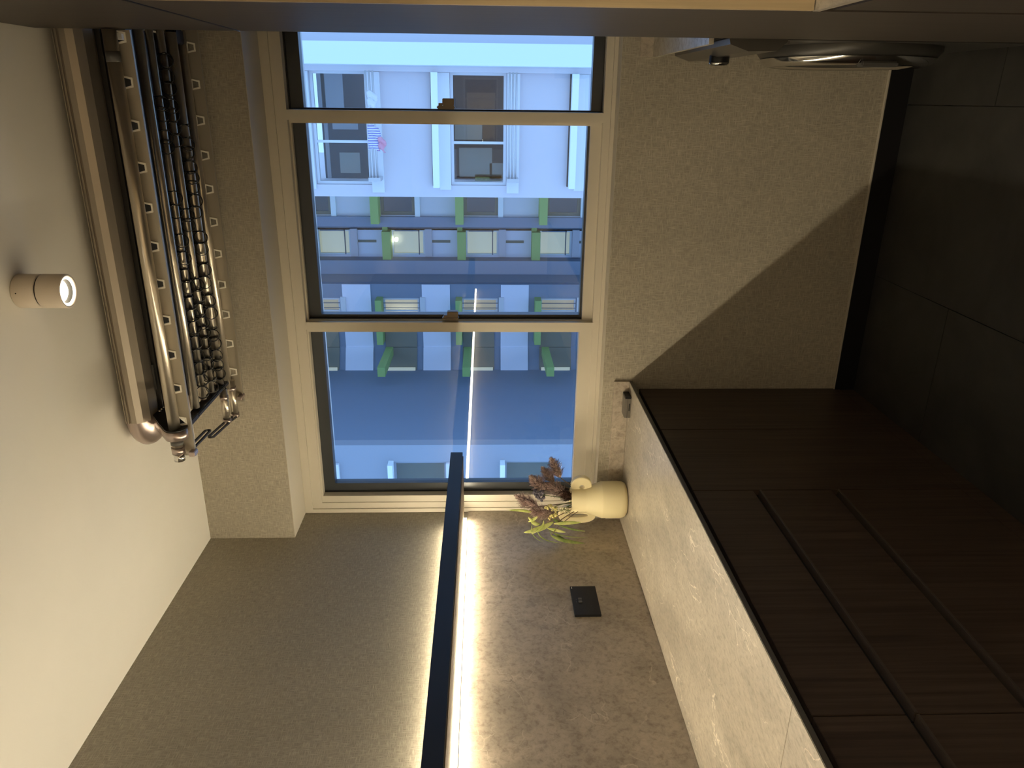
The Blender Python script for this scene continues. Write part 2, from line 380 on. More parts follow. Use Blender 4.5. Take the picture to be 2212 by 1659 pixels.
# black socket plate
ou = thing('wall_socket', 'black double wall socket plate on the stone backsplash', 'socket', (.007, -.443, 1.115))
MB().box(.007, .0165, -.524, -.362, 1.070, 1.162, .0015).build('plate', M_BLACK, ou)
for yy in (-.438, -.453):
    MB().box(.0165, .0195, yy - .006, yy + .006, 1.128, 1.141, .001).build('rocker_switch', M_DGREY, ou)
for yc in (-.398, -.488):
    MB().box(.0162, .0168, yc - .002, yc + .002, 1.118, 1.126).build('pin_slot', M_DARKREC, ou)
    for dy in (-.011, .011): MB().box(.0162, .0168, yc + dy - .0035, yc + dy + .0035, 1.096, 1.100).build('pin_slot', M_DARKREC, ou)
MB().box(.0165, .0168, -.378, -.367, 1.1555, 1.1575).build('printed_mark', M_RIM, ou)
for yy in (-.439, -.452): MB().box(.0165, .0168, yy - .004, yy + .003, 1.147, 1.1485).build('printed_mark', M_DGREY, ou)

# grey box on the counter by the upstand
M_HUB = mat('grey_hub_case', (0.15, 0.135, 0.115), 0.45)
hb = thing('charging_hub', 'small grey box with black end on the counter corner by the window', 'hub', (.545, .078, ZC))
MB().box(.500, .580, .048, .106, ZC + .0005, ZC + .024, .001).build('case', M_HUB, hb)
MB().box(.5803, .588, .048, .106, ZC + .0005, ZC + .024, .001).build('end_cap', M_BLACK, hb)
MB().box(.500, .580, .0472, .048, ZC + .0135, ZC + .0145).build('seam', M_DARKREC, hb)
MB().box(.530, .560, .0470, .048, ZC + .005, ZC + .009).build('port', M_DARKREC, hb)

# ------------------------------------------------------------------ vase and its stems
VX, VY = .199, -.105
M_CERAMIC = mat('matte_cream_ceramic', (0.90, 0.80, 0.50), 0.55)
va = thing('vase', 'matte cream ceramic vase with two ear handles on the counter corner', 'vase', (VX, VY, ZC))
prof = [(0.001, ZC + .001), (.068, ZC + .001), (.078, ZC + .006), (.084, ZC + .016), (.0855, ZC + .03), (.0855, ZC + .100), (.0835, ZC + .104), (.056, ZC + .162), (.0535, ZC + .168), (.053, ZC + .222), (.0515, ZC + .2245), (.0495, ZC + .222), (.0495, ZC + .165), (.075, ZC + .10), (.075, ZC + .02), (0.001, ZC + .02)]
prof = [(q * (.865 if z < ZC + .15 else .865 + (.94 - .865) * min(1, (z - ZC - .15) / .012)), z) for q, z in prof]
MB().lathe(prof, VX, VY, 64).build('body', M_CERAMIC, va)
def ear(name, outer, hole, y0, y1):
    """flat plate in the XZ plane with a slot: ring of quads between two outlines"""
    n = len(outer); m = MB(); vs = []
    for y in (y0, y1):
        vs += [(p[0], y, p[1]) for p in outer] + [(p[0], y, p[1]) for p in hole]
    fs = []
    for i in range(n):
        j = (i + 1) % n
        fs += [(i, j, n + j, n + i), (2 * n + i, 3 * n + i, 3 * n + j, 2 * n + j), (i, 2 * n + i, 2 * n + j, j), (n + i, n + j, 3 * n + j, 3 * n + i)]
    o = m.add(vs, fs).build(name, M_CERAMIC, va)
    md = o.modifiers.new('b', 'BEVEL'); md.width = .004; md.segments = 3; md.limit_method = 'ANGLE'; md.angle_limit = math.radians(50)
    return o
def stadium(cx, cz, rx, rz, n=40, e=2.6):
    out = []
    for k in range(n):
        a = 2 * PI * k / n; c, s_ = math.cos(a), math.sin(a)
        out.append((cx + rx * math.copysign(abs(c) ** (2 / e), c), cz + rz * math.copysign(abs(s_) ** (2 / e), s_)))
    return out
ear('handle', stadium(.136, 1.095, .039, .076), stadium(.1330, 1.092, .0075, .040), VY - .013, VY + .013)
ear('handle', stadium(.262, 1.083, .040, .042, e=2.0), stadium(.2575, 1.080, .008, .009, e=2.0), VY - .004, VY + .020)

M_STEM = mat('brown_stem', (0.16, 0.10, 0.05), 0.6)
M_GSTEM = mat('green_stem', (0.14, 0.20, 0.05), 0.6)
def vary(name, a, b, sc, rough=0.6):
    m = mat(name, a, rough); L(m, ramp(m, noise(m, coords(m), sc, 3), [(0.35, a), (0.65, b)]), bsdf(m).inputs['Base Color']); return m
M_PLUME = vary('dusky_plume', (0.25, 0.165, 0.15), (0.58, 0.45, 0.41), 260)
M_PLUMED = vary('dark_plume', (0.05, 0.022, 0.02), (0.14, 0.07, 0.05), 260)
M_LEAF = vary('lime_leaf', (0.36, 0.42, 0.10), (0.56, 0.58, 0.22), 40)
M_LEAFD = vary('dark_leaf', (0.12, 0.17, 0.04), (0.26, 0.30, 0.08), 40)
M_YEL = vary('yellow_blossom', (0.62, 0.55, 0.16), (0.85, 0.78, 0.40), 200)
M_CREAM = vary('cream_blossom', (0.55, 0.50, 0.28), (0.82, 0.76, 0.52), 200)
M_BLUE = vary('blue_grey_bud', (0.07, 0.07, 0.10), (0.20, 0.18, 0.22), 200)
def bez(a, b, c, n=8):
    a, b, c = Vector(a), Vector(b), Vector(c); return [a * (1 - t) ** 2 + b * 2 * t * (1 - t) + c * t * t for t in [i / n for i in range(n + 1)]]
def stem_thing(name, label, base, path, r, m, group=None):
    t = thing(name, label, 'flower', base, group); MB().tube(path, r, 6).build('stem', m, t); return t
def plume(parent, a, b, rad, m, n=420):
    a, b = Vector(a), Vector(b); ax = b - a; ln = ax.length; d = ax.normalized(); u = d.orthogonal().normalized(); v = d.cross(u); M_ = MB()
    def pr(t): return rad * (math.sin(PI * min(1, t * .86 + .12)) ** .8) * (1 - .25 * t)
    M_.tube([a + d * ln * t for t in (0, .15, .35, .55, .75, .92, 1)], [max(.0008, pr(t) * .5) for t in (0, .15, .35, .55, .75, .92, 1)], 8)
    for i in range(n):
        t = random.random() ** .9; an = random.random() * 2 * PI; rr = pr(t); o = (u * math.cos(an) + v * math.sin(an))
        p = a + d * (ln * t) + o * rr * .45; tip = a + d * (ln * t + .010 + .010 * random.random()) + o * (rr * (.95 + .75 * random.random())); sd = d.cross(o) * .0014
        M_.add([p - sd, p + sd, tip + sd * .7, tip - sd * .7, (p + tip) / 2 + o * .0012], [(0, 1, 4), (1, 2, 4), (2, 3, 4), (3, 0, 4)])
    M_.build('plume', m, parent, False)
mouth = (VX, VY, 1.10)
PL = [((.300, -.10, 1.172), (.372, -.095, 1.206), .025, M_PLUME, 'dusky brown plume leaning furthest over the window sill'),
      ((.258, -.12, 1.232), (.309, -.125, 1.286), .025, M_PLUME, 'dusky brown plume in front of the dark window corner, second from the sill'),
      ((.272, -.09, 1.195), (.322, -.08, 1.236), .020, M_PLUME, 'small brown plume half hidden between two larger plumes'),
      ((.183, -.13, 1.262), (.232, -.135, 1.340), .025, M_PLUME, 'tallest dusky plume crossing the pale window frame'),
      ((.166, -.15, 1.198), (.174, -.155, 1.286), .026, M_PLUME, 'dusky plume beside the pale yellow blossoms'),
      ((.236, -.12, 1.150), (.278, -.125, 1.222), .026, M_PLUME, 'broad brown plume low in the middle of the vase')]
for a, b, rad, m_, lab in PL:
    t = stem_thing('dried_plume', lab, mouth, bez((VX + (a[0] - VX) * .2, VY, 1.02), (VX + (a[0] - VX) * .55, (VY + a[1]) / 2, 1.13), a), .0018, M_STEM, 'dried flowers in the vase')
    plume(t, a, b, rad, m_)
t = stem_thing('dried_plume', 'very dark plume just above the vase rim', mouth, bez((VX, VY, 1.02), (.21, VY, 1.08), (.215, -.125, 1.12)), .0018, M_STEM, 'dried flowers in the vase')
plume(t, (.215, -.125, 1.12), (.245, -.13, 1.165), .020, M_PLUMED)
def blossoms(label, pts, m, br, name='blossom_sprig'):
    c = sum((Vector(p) for p in pts), Vector()) / len(pts)
    t = stem_thing(name, label, mouth, bez((VX, VY, 1.02), (VX, VY, 1.12), c), .0015, M_GSTEM, 'dried flowers in the vase')
    for p in pts:
        M_ = MB()
        M_.tube([c - Vector((0, 0, .02)), p], .0008, 5)
        M_.build('twig', M_GSTEM, t)
        M_ = MB()
        for k in range(9):
            q = Vector(p) + Vector((random.uniform(-1, 1), random.uniform(-1, 1), random.uniform(-1, 1))) * br * .9
            M_.ball(q, br * .55, br * .55, br * .55, 6, 4)
        M_.build('blossom', m, t)
blossoms('bright yellow blossom sprig above the middle of the vase', [(.205, -.16, 1.215), (.196, -.165, 1.2), (.189, -.165, 1.19), (.20, -.165, 1.228)], M_YEL, .0075)
blossoms('pale yellow blossom sprig hanging to the stone wall side', [(.165, -.17, 1.205), (.172, -.17, 1.192), (.158, -.17, 1.215), (.160, -.168, 1.196)], M_YEL, .0075)
blossoms('sprig of tiny cream berries by the vase rim', [(.195, -.165, 1.165), (.185, -.165, 1.155), (.175, -.165, 1.150), (.186, -.165, 1.175), (.178, -.165, 1.140), (.196, -.165, 1.150)], M_CREAM, .005)
blossoms('cluster of blue grey buds behind the plumes', [(.243, -.12, 1.27), (.235, -.12, 1.25), (.225, -.12, 1.262), (.248, -.12, 1.248), (.218, -.125, 1.245)], M_BLUE, .011)
def leaf(parent, pts, wd, m):
    P = bez(*pts, n=12); M_ = MB(); vs = []; fs = []
    view = Vector((.35, -.9, .25))
    for i, p in enumerate(P):
        t = i / 12; d = (P[min(i + 1, 12)] - P[max(i - 1, 0)]).normalized(); s_ = d.cross(view).normalized(); nn = s_.cross(d)
        w_ = wd * max(.03, math.sin(PI * min(1, t * .93 + .05)) ** .75)
        vs += [p - s_ * w_ + nn * w_ * .25, p, p + s_ * w_ + nn * w_ * .25]
    for i in range(12):
        a = i * 3; fs += [(a, a + 1, a + 4, a + 3), (a + 1, a + 2, a + 5, a + 4)]
    o = M_.add(vs, fs, True).build('leaf', m, parent, False)
    md = o.modifiers.new('s', 'SOLIDIFY'); md.thickness = .0006
t = stem_thing('leaf_spray', 'spray of long lime green leaves reaching up along the stone wall', mouth, bez((VX, VY, 1.02), (.17, -.15, 1.16), (.135, -.17, 1.225)), .0016, M_STEM, 'leaf sprays in the vase')
leaf(t, ((.172, -.16, 1.278), (.188, -.16, 1.32), (.186, -.16, 1.375)), .0055, M_LEAF)
leaf(t, ((.137, -.17, 1.20), (.105, -.18, 1.25), (.102, -.19, 1.318)), .0105, M_LEAF)
leaf(t, ((.162, -.17, 1.262), (.15, -.17, 1.275), (.138, -.17, 1.30)), .006, M_LEAF)
leaf(t, ((.16, -.17, 1.30), (.135, -.17, 1.285), (.13, -.175, 1.25)), .0055, M_LEAF)
leaf(t, ((.143, -.18, 1.29), (.132, -.18, 1.27), (.132, -.18, 1.255)), .007, M_LEAF)
leaf(t, ((.10, -.18, 1.30), (.10, -.18, 1.285), (.108, -.18, 1.262)), .006, M_LEAFD)
t = stem_thing('leaf_spray', 'spray of pale leaves drooping beside the left vase handle', mouth, bez((VX, VY, 1.02), (.165, -.15, 1.14), (.128, -.185, 1.20)), .0016, M_STEM, 'leaf sprays in the vase')
leaf(t, ((.137, -.185, 1.20), (.145, -.19, 1.15), (.145, -.19, 1.092)), .007, M_LEAF)
leaf(t, ((.118, -.185, 1.225), (.11, -.19, 1.19), (.104, -.195, 1.152)), .0065, M_LEAF)
leaf(t, ((.15, -.17, 1.20), (.14, -.17, 1.19), (.13, -.17, 1.16)), .006, M_LEAFD)
t = stem_thing('leaf_spray', 'spray of thin dark drooping leaves against the stone wall', mouth, bez((VX, VY, 1.02), (.15, -.17, 1.16), (.095, -.20, 1.21)), .0014, M_STEM, 'leaf sprays in the vase')
leaf(t, ((.095, -.20, 1.212), (.070, -.21, 1.17), (.062, -.21, 1.075)), .0075, M_LEAFD)
leaf(t, ((.118, -.19, 1.265), (.068, -.20, 1.262), (.062, -.205, 1.175)), .0024, M_LEAFD)
leaf(t, ((.11, -.19, 1.215), (.066, -.20, 1.21), (.062, -.205, 1.120)), .0024, M_LEAFD)
leaf(t, ((.115, -.19, 1.225), (.08, -.20, 1.17), (.083, -.20, 1.065)), .0018, M_LEAFD)
leaf(t, ((.105, -.19, 1.205), (.075, -.20, 1.165), (.068, -.20, 1.145)), .005, M_LEAFD)
leaf(t, ((.135, -.18, 1.285), (.085, -.19, 1.300), (.062, -.20, 1.240)), .0020, M_LEAFD)
leaf(t, ((.150, -.18, 1.240), (.120, -.19, 1.235), (.100, -.20, 1.290)), .0045, M_LEAF)
leaf(t, ((.130, -.18, 1.180), (.110, -.19, 1.130), (.112, -.20, 1.075)), .0040, M_LEAFD)

DV = Vector((-.046, .125, -.003))
for o in list(C.objects):
    if o.get('group') in ('dried flowers in the vase', 'leaf sprays in the vase') or o.name == 'vase': o.location = o.location + (DV if o.name != 'vase' else Vector((-.046, .125, 0)))
# ------------------------------------------------------------------ right side: tall cabinet, washer, counters
TX = 1.811
tc = thing('tall_cabinet', 'tall brown satin cabinet edge close on the right', 'cabinet', (2.19, -1.0, 0))
TY0, TY1 = -1.192, -.56
MB().box(TX + .020, XR - .002, TY0 + .001, TY1, .002, H - .003).build('carcass', M_TALL, tc)
MB().box(TX, XR - .002, TY0 - .012, TY0 - .0005, .902, H - .003).build('end_panel', M_OAK, tc)['label'] = 'pale oak end panel lit by the niche'
d = MB().box(TX, TX + .019, TY0 + .0005, TY1, .06, 2.068, .0012).build('door', M_TALL, tc)
d2 = MB().box(TX, TX + .019, TY0 + .0005, TY1, 2.076, H - .004, .0012).build('door', M_TALL, tc)
MB().box(TX - .0008, TX + .01, TY0 + .001, TY1 - .0005, 2.0695, 2.0745).build('door_gap_profile', M_DARKREC, tc)
MB().box(TX - .0012, TX + .006, TY1 - .05, TY1 + .0005, 2.07, 2.074).build('profile_end', M_CHROME, tc)
# near right run, mostly outside the frame
rb = thing('base_cabinet', 'dark brown base cabinet under the lit stone counter at the right edge', 'cabinet', (2.2, -2.2, 0))
MB().box(TX + .022, XR - .002, -3.4, TY0 - .002, .05, ZC - .016).build('carcass', M_DARKREC, rb)
for a, b in ((TY0 - .002, -1.95), (-1.953, -2.6), (-2.603, -3.4)):
    MB().box(TX + .002, TX + .021, b, a, .06, ZC - .035, .001).build('door', M_TALL, rb)
rc = thing('countertop', 'pale stone counter corner glowing at the right edge beside the tall cabinet', 'countertop', (2.2, -2.2, ZC))
MB().box(TX - .0005, XR - .002, -3.4, TY0 - .0002, ZC - .014, ZC, .0008).build('slab', M_COUNTER, rc)
uc = thing('upper_cabinet', 'oak upper cabinet above the niche, beyond the frame', 'cabinet', (2.3, -2.2, 1.55))
MB().box(2.16, XR - .002, -3.4, TY0 - .0125, 1.55, H - .003, .001).build('carcass', M_OAK, uc)
MB().box(2.22, 2.24, -3.3, TY0 - .06, 1.543, 1.5495).build('led_strip', M_LED_N, uc)
# counter over the washer
wc = thing('countertop', 'grey sheened stone counter over the washing machine below the window', 'countertop', (2.2, -.33, ZC))
M_WCT = stone('washer_counter_stone', (0.42, 0.38, 0.31), (0.6, 0.55, 0.45), 0.25)
MB().box(1.797, XR - .002, TY1 + .0015, YL0 - .0015, ZC - .013, ZC, .0008).build('slab', M_WCT, wc)
MB().box(1.799, XR - .002, YL0 - .0125, YL0 - .0015, ZC + .0005, ZC + .045, .0008).build('upstand', M_STONE, wc)
# washing machine, seen edge-on
M_WASH = mat('graphite_enamel', (0.055, 0.052, 0.046), 0.35, 0.3)
M_WPAN = mat('brushed_control_panel', (0.115, 0.108, 0.095), 0.3, 0.6)
WX = 1.811
wm = thing('washing_machine', 'graphite front loading washing machine under the counter by the tall cabinet', 'washer', (2.16, -.33, 0))
WY0, WY1 = -.540, .060
MB().box(WX, WX + .59, WY0, WY1, .012, .845, .006).build('body', M_WASH, wm)
for (fx, fy) in ((WX + .06, WY0 + .06), (WX + .06, WY1 - .06), (WX + .53, WY0 + .06), (WX + .53, WY1 - .06)):
    MB().lathe([(0, .0), (.022, .0), (.022, .013), (0, .013)], fx, fy, 12).build('foot', M_BLACK, wm)
cpn = MB().prism([(WX + .002, .842), (WX - .012, .838), (WX - .028, .790), (WX - .026, .715), (WX - .004, .690), (WX + .002, .690)], 1, WY0 + .002, WY1 - .002).build('control_panel', M_WPAN, wm)
# polygon axes above are (x,z); knob on the panel
def xlathe(prof, y, z, n=40):
    m = MB(); vs = []; fs = []
    for r, x in prof:
        for k in range(n):
            a = 2 * PI * k / n; vs.append((x, y + r * math.cos(a), z + r * math.sin(a)))
    for i in range(len(prof) - 1):
        for k in range(n):
            k2 = (k + 1) % n; fs.append((i * n + k, i * n + k2, (i + 1) * n + k2, (i + 1) * n + k))
    return m.add(vs, fs, True)
kb = xlathe([(.029, WX - .020), (.029, WX - .045), (.027, WX - .048), (0.0005, WX - .048)], -.235, .775).build('knob', M_BLACK, cpn)
xlathe([(.0295, WX - .043), (.0302, WX - .045), (.0280, WX - .0495), (.025, WX - .0495)], -.235, .775).build('knob_rim', M_CHROME, cpn)
MB().box(WX - .008, WX - .003, WY0 + .004, WY1 - .004, .684, .690).build('trim_line', M_CHROME, wm)
dr = xlathe([(.255, WX + .001), (.255, WX - .012), (.240, WX - .030), (.220, WX - .040), (.190, WX - .044), (.165, WX - .040), (.14, WX - .02), (.10, WX - .028), (0.0005, WX - .034)], -.240, .40).build('door', M_WASH, wm)
xlathe([(.242, WX - .0305), (.238, WX - .041), (.226, WX - .050), (.206, WX - .053), (.192, WX - .0450)], -.240, .40, 64).build('door_ring', M_CHROME, dr)
MB().box(WX - .058, WX - .044, -.480, -.440, .36, .46, .004).build('door_handle', M_DGREY, dr)

# ------------------------------------------------------------------ ceiling spotlight
DX, DY = 1.224, -.843
sl = thing('ceiling_spotlight', 'white cylinder spotlight on the ceiling in front of the laundry rack', 'light', (DX, DY, H))
M_WHITE = mat('matte_white_lacquer', (0.66, 0.58, 0.48), 0.5)
MB().lathe([(.0005, H - .0005), (.0385, H - .0005), (.0405, H - .003), (.0405, H - .051), (.0395, H - .053), (.0005, H - .053)], DX, DY, 40).build('base', M_WHITE, sl)
MB().lathe([(.037, H - .052), (.037, H - .058)], DX, DY, 40).build('groove', M_DARKREC, sl)
MB().lathe([(.0005, H - .057), (.0395, H - .057), (.0405, H - .059), (.0405, H - .111), (.039, H - .113), (.0355, H - .113), (.0345, H - .105)], DX, DY, 40).build('head', M_WHITE, sl)
MB().lathe([(.0345, H - .108), (.0320, H - .1125), (.0285, H - .108)], DX, DY, 40).build('lens_ring', M_SPOT, sl)
MB().lathe([(.0285, H - .108), (.0255, H - .100), (.024, H - .092)], DX, DY, 40).build('reflector', M_DGREY, sl)
MB().lathe([(.0250, H - .0985), (.018, H - .103), (.009, H - .105), (.0004, H - .1055)], DX, DY, 40).build('lens', M_SPOT, sl)
MB().ball((DX + .004, DY - .0403, H - .014), .0015, .0015, .0015).build('grub_screw', M_BLACK, sl)

# ------------------------------------------------------------------ ceiling laundry rack
rk = thing('laundry_rack', 'champagne metal ceiling laundry rack folded up under the ceiling', 'clothes rack', (1.3, -.34, H))
RX0, RX1, RC = .740, 1.92, -.315
sec = [(-.175, 2.5570), (-.205, 2.5450), (-.216, 2.5250), (-.216, 2.5100), (-.208, 2.4930), (-.190, 2.4780), (-.150, 2.4730), (-.135, 2.4760), (-.135, 2.4850), (.135, 2.4850), (.135, 2.4760), (.150, 2.4730), (.190, 2.4780), (.208, 2.4930), (.216, 2.5100), (.216, 2.5250), (.205, 2.5450), (.175, 2.5570)]
MB().prism([(RC + y, z) for y, z in sec], 0, RX0, RX1).build('housing', M_RACK, rk)
for z in (2.5310, 2.5390): MB().box(RX0, RX1, RC - .2175, RC - .2120, z, z + .002).build('ridge', M_RACK, rk)
MB().box(RX0 + .02, RX1 - .02, RC - .12, RC + .12, 2.5570, H - .0005).build('mounting_plate', M_DARKREC, rk)
fin = MB()
for k in range(22): fin.box(RX0 + .004, RX1, RC - .130 + k * .0122, RC - .1245 + k * .0122, 2.4640, 2.4845)
fin.build('cooling_fins', M_FINR, rk)
MB().box(RX0 + .08, RX0 + .16, RC - .139, RC - .132, 2.4690, 2.4750).build('sensor_strip', M_DGREY, rk)
# rounded end cap: the housing section shrinking outwards
def endcap(x0, sgn):
    m = MB(); vs = []; fs = []; n = len(sec); K = 8
    for i in range(K + 1):
        a = i / K * PI / 2; s_ = math.cos(a) * .999 + .001; dx = math.sin(a) * .105
        for y, z in sec:
            vs.append((x0 + sgn * dx, RC + y * (0.55 + .45 * s_), 2.5230 + (z - 2.5230) * (s_ if z > 2.5230 else .25 + .75 * s_)))
    for i in range(K):
        for k in range(n):
            k2 = (k + 1) % n; fs.append((i * n + k, i * n + k2, (i + 1) * n + k2, (i + 1) * n + k))
    m.add(vs, fs, True); o = K * n; m.f.append(tuple(o + k for k in range(n))); m.sm.append(True)
    return m
M_CAP = mat('rosy_satin_metal', (0.50, 0.42, 0.39), 0.28, 0.85)
endcap(RX0, -1).build('end_cap', M_CAP, rk); endcap(RX1, 1).build('end_cap', M_CAP, rk)
ZP = 2.372
def pole(y, x0, x1, r): return MB().tube([(x0, y, ZP), (x1, y, ZP)], r, 20).build('pole', M_TUBE, rk)
YP = {1: -.595, 2: -.430, 3: -.360, 4: -.288, 5: -.208, 6: -.135}
pole(YP[1], .690, 1.808, .0165); pole(YP[2], .75, 1.83, .0135); pole(YP[3], .75, 1.83, .0105); pole(YP[4], .745, 1.83, .0115); pole(YP[5], .742, 1.83, .0155); pole(YP[6], .70, 1.90, .0145)
# dark tracks between the middle poles
MB().box(.77, 1.83, -.498, -.480, 2.375, 2.400).build('track', M_FIN, rk)
MB().box(.77, 1.83, -.182, -.158, 2.375, 2.400).build('track', M_FIN, rk)
MB().box(.77, 1.83, -.47, -.17, 2.410, 2.420).build('inner_tray', M_FIN, rk)
# rails with trapezoid hanger holes
def rail(y, x0, x1, z1, h, xs, th=.0035):
    z0 = z1 - h; zc = (z0 + z1) / 2 + .001; hh = .0105; wt, wb_ = .0125, .0075
    m = MB(); cells = [(a + b) / 2 for a, b in zip(xs, xs[1:])]; bounds = [x0] + cells + [x1]; vs = []; fs = []
    for yy in (y - th / 2, y + th / 2):
        for i, xc in enumerate(xs):
            a, b = bounds[i], bounds[i + 1]; o = len(vs)
            vs += [(a, yy, z0), (b, yy, z0), (b, yy, z1), (a, yy, z1), (xc - wb_, yy, zc - hh), (xc + wb_, yy, zc - hh), (xc + wt, yy, zc + hh), (xc - wt, yy, zc + hh)]
            for k in range(4):
                k2 = (k + 1) % 4; fs.append((o + k, o + k2, o + 4 + k2, o + 4 + k))
    nn = len(vs) // 2
    for i in range(len(xs)):
        o = i * 8
        for k in range(4):
            k2 = (k + 1) % 4; fs.append((o + 4 + k, o + 4 + k2, nn + o + 4 + k2, nn + o + 4 + k))
        fs += [(o, o + 1, nn + o + 1, nn + o), (o + 3, o + 2, nn + o + 2, nn + o + 3)]
    m.add(vs, fs); m.box(x0, x1, y - .0045, y + .0045, z0 - .005, z0); m.box(x0, x1, y - .0040, y + .0040, z1, z1 + .004)
    r_ = m.build('hanger_rail', M_RAIL, rk)
    me = None
    for i, xc in enumerate(xs):
        if me is None:
            q = MB(); qv = []; qf = []
            for yy in (-.0045, .0035):
                qv += [(-wb_ - .0038, yy, -hh - .0035), (wb_ + .0038, yy, -hh - .0035), (wt + .0045, yy, hh + .0035), (-wt - .0045, yy, hh + .0035), (-wb_ + .0005, yy, -hh + .0005), (wb_ - .0005, yy, -hh + .0005), (wt - .0005, yy, hh - .0005), (-wt + .0005, yy, hh - .0005)]
            for k in range(4):
                k2 = (k + 1) % 4
                qf += [(k, k2, 4 + k2, 4 + k), (8 + k, 8 + k2, 12 + k2, 12 + k), (k, k2, 8 + k2, 8 + k), (4 + k, 4 + k2, 12 + k2, 12 + k)]
            first = q.add(qv, qf).build('hole_rim', M_RIM, r_); me = first; first.location = (xc, y, zc)
        else:
            c = me.copy(); C.objects.link(c); c.location = (xc, y, zc)
    return r_
rail(-.572, .655, 1.8085, ZP + .004, .040, [.768 + .1024 * k for k in range(11)])
rail(-.108, .640, 1.91, ZP + .002, .040, [.752 + .1044 * k for k in range(11)])
# end fittings at the near end
bra = [(-.640 + .030 * math.cos(t), 2.372 + .030 * math.sin(t)) for t in [PI * .75 + PI * k / 8 for k in range(9)]]
bra = [(-.592 + .032 * math.cos(t), 2.370 + .032 * math.sin(t)) for t in [PI * .72 + PI * .98 * k / 10 for k in range(11)]] + [(-.50, 2.405), (-.44, 2.445), (-.41, 2.474), (-.50, 2.474), (-.565, 2.43)]
MB().prism(bra, 0, .722, .750, True).build('pole_bracket', M_CAP, rk)
MB().prism([(y * .985 - .007, z * .999 + .002) for y, z in bra], 0, .7505, .754).build('bracket_lining', M_FIN, rk)
for yy in (-.445, -.460, -.475): MB().ball((.757, yy, 2.462), .005, .005, .005).build('screw', M_CHROME, rk)
MB().tube([(.703, YP[1], ZP), (.716, YP[1], ZP)], .0180, 18).build('rubber_collar', M_DGREY, rk)
MB().tube([(.674, YP[1], ZP), (.694, YP[1], ZP)], .0185, 18).build('pole_cap', M_CAP, rk)
MB().tube([(.650, YP[1], ZP), (.673, YP[1], ZP)], .0155, 18).build('pole_tip', M_CHROME, rk)
MB().box(.661, .676, -.597, -.566, 2.326, 2.344, .002).build('rail_clamp', M_CAP, rk)
# crossbar and stub poles at the near end
MB().box(.728, .742, -.46, -.17, 2.352, 2.386, .003).build('crossbar', M_BLACK, rk)
MB().box(.728, .745, -.535, -.46, 2.352, 2.364, .002).build('crossbar', M_BLACK, rk)
for yy, xa_, xb_ in ((YP[5] - .005, .615, .728), (YP[6] + .006, .600, .728)):
    MB().tube([(xa_, yy, ZP - .012), (xb_, yy, ZP - .012)], .0125, 18).build('stub_pole', M_TUBE, rk)
    MB().tube([(xa_ - .012, yy, ZP - .012), (xa_ + .004, yy, ZP - .012)], .0140, 18).build('stub_cap', M_CAP, rk)
    MB().tube([(.690, yy, ZP - .012), (.704, yy, ZP - .012)], .0145, 18).build('stub_collar', M_CAP, rk)
MB().box(.655, .668, -.140, -.100, 2.326, 2.344, .002).build('rail_clamp', M_CAP, rk)
MB().box(.728, .740, -.215, -.10, 2.376, 2.396, .002).build('crossbar', M_BLACK, rk)
def link(p, q, wd, m=M_BLACK):
    """a slotted flat scissor link from p to q"""
    p, q = Vector(p), Vector(q); d = (q - p).normalized(); s_ = Vector((1, 0, 0)).cross(d).normalized(); M_ = MB()
    pts = []; K = 8; r_ = wd
    loop = [q + (s_ * math.cos(a) + d * math.sin(a)) * r_ for a in [PI * k / K for k in range(K + 1)]] + [p + (-s_ * math.cos(a) - d * math.sin(a)) * r_ for a in [PI * k / K for k in range(K + 1)]]
    n = len(loop); vs = []; fs = []; cen = (p + q) / 2
    inner = [q + (s_ * math.cos(a) + d * math.sin(a)) * r_ * .5 for a in [PI * k / K for k in range(K + 1)]] + [p + (-s_ * math.cos(a) - d * math.sin(a)) * r_ * .5 for a in [PI * k / K for k in range(K + 1)]]
    for dx in (-.003, .003):
        vs += [v + Vector((dx, 0, 0)) for v in loop] + [v + Vector((dx, 0, 0)) for v in inner]
    for i in range(n):
        j = (i + 1) % n
        fs += [(i, j, n + j, n + i), (2 * n + i, 2 * n + j, 3 * n + j, 3 * n + i), (i, j, 2 * n + j, 2 * n + i), (n + i, n + j, 3 * n + j, 3 * n + i)]
    return M_.add(vs, fs).build('scissor_link', m, rk)
link((.622, -.370, 2.360), (.605, -.222, 2.360), .011)
link((.603, -.205, 2.360), (.590, -.131, 2.360), .009)
link((.665, -.545, 2.356), (.650, -.388, 2.362), .011)
# far end brackets near the tall cabinet
for yy in (-.385, -.285): MB().box(1.822, 1.826, yy - .034, yy + .034, 2.378, 2.382).build('tray_end', M_RIM, rk)
for yy in (-.421, -.335, -.251): MB().box(1.806, 1.826, yy - .002, yy + .002, 2.378, 2.382).build('tray_end', M_RIM, rk)
MB().box(1.80, 1.84, -.20, -.12, 2.36, 2.39, .003).build('far_bracket', M_BLACK, rk)
MB().tube([(1.735, YP[1], ZP), (1.760, YP[1], ZP)], .0172, 18).build('pole_band', M_DGREY, rk)
MB().box(1.79, 1.805, -.525, -.50, 2.375, 2.39, .001).build('track_clip', M_RIM, rk)

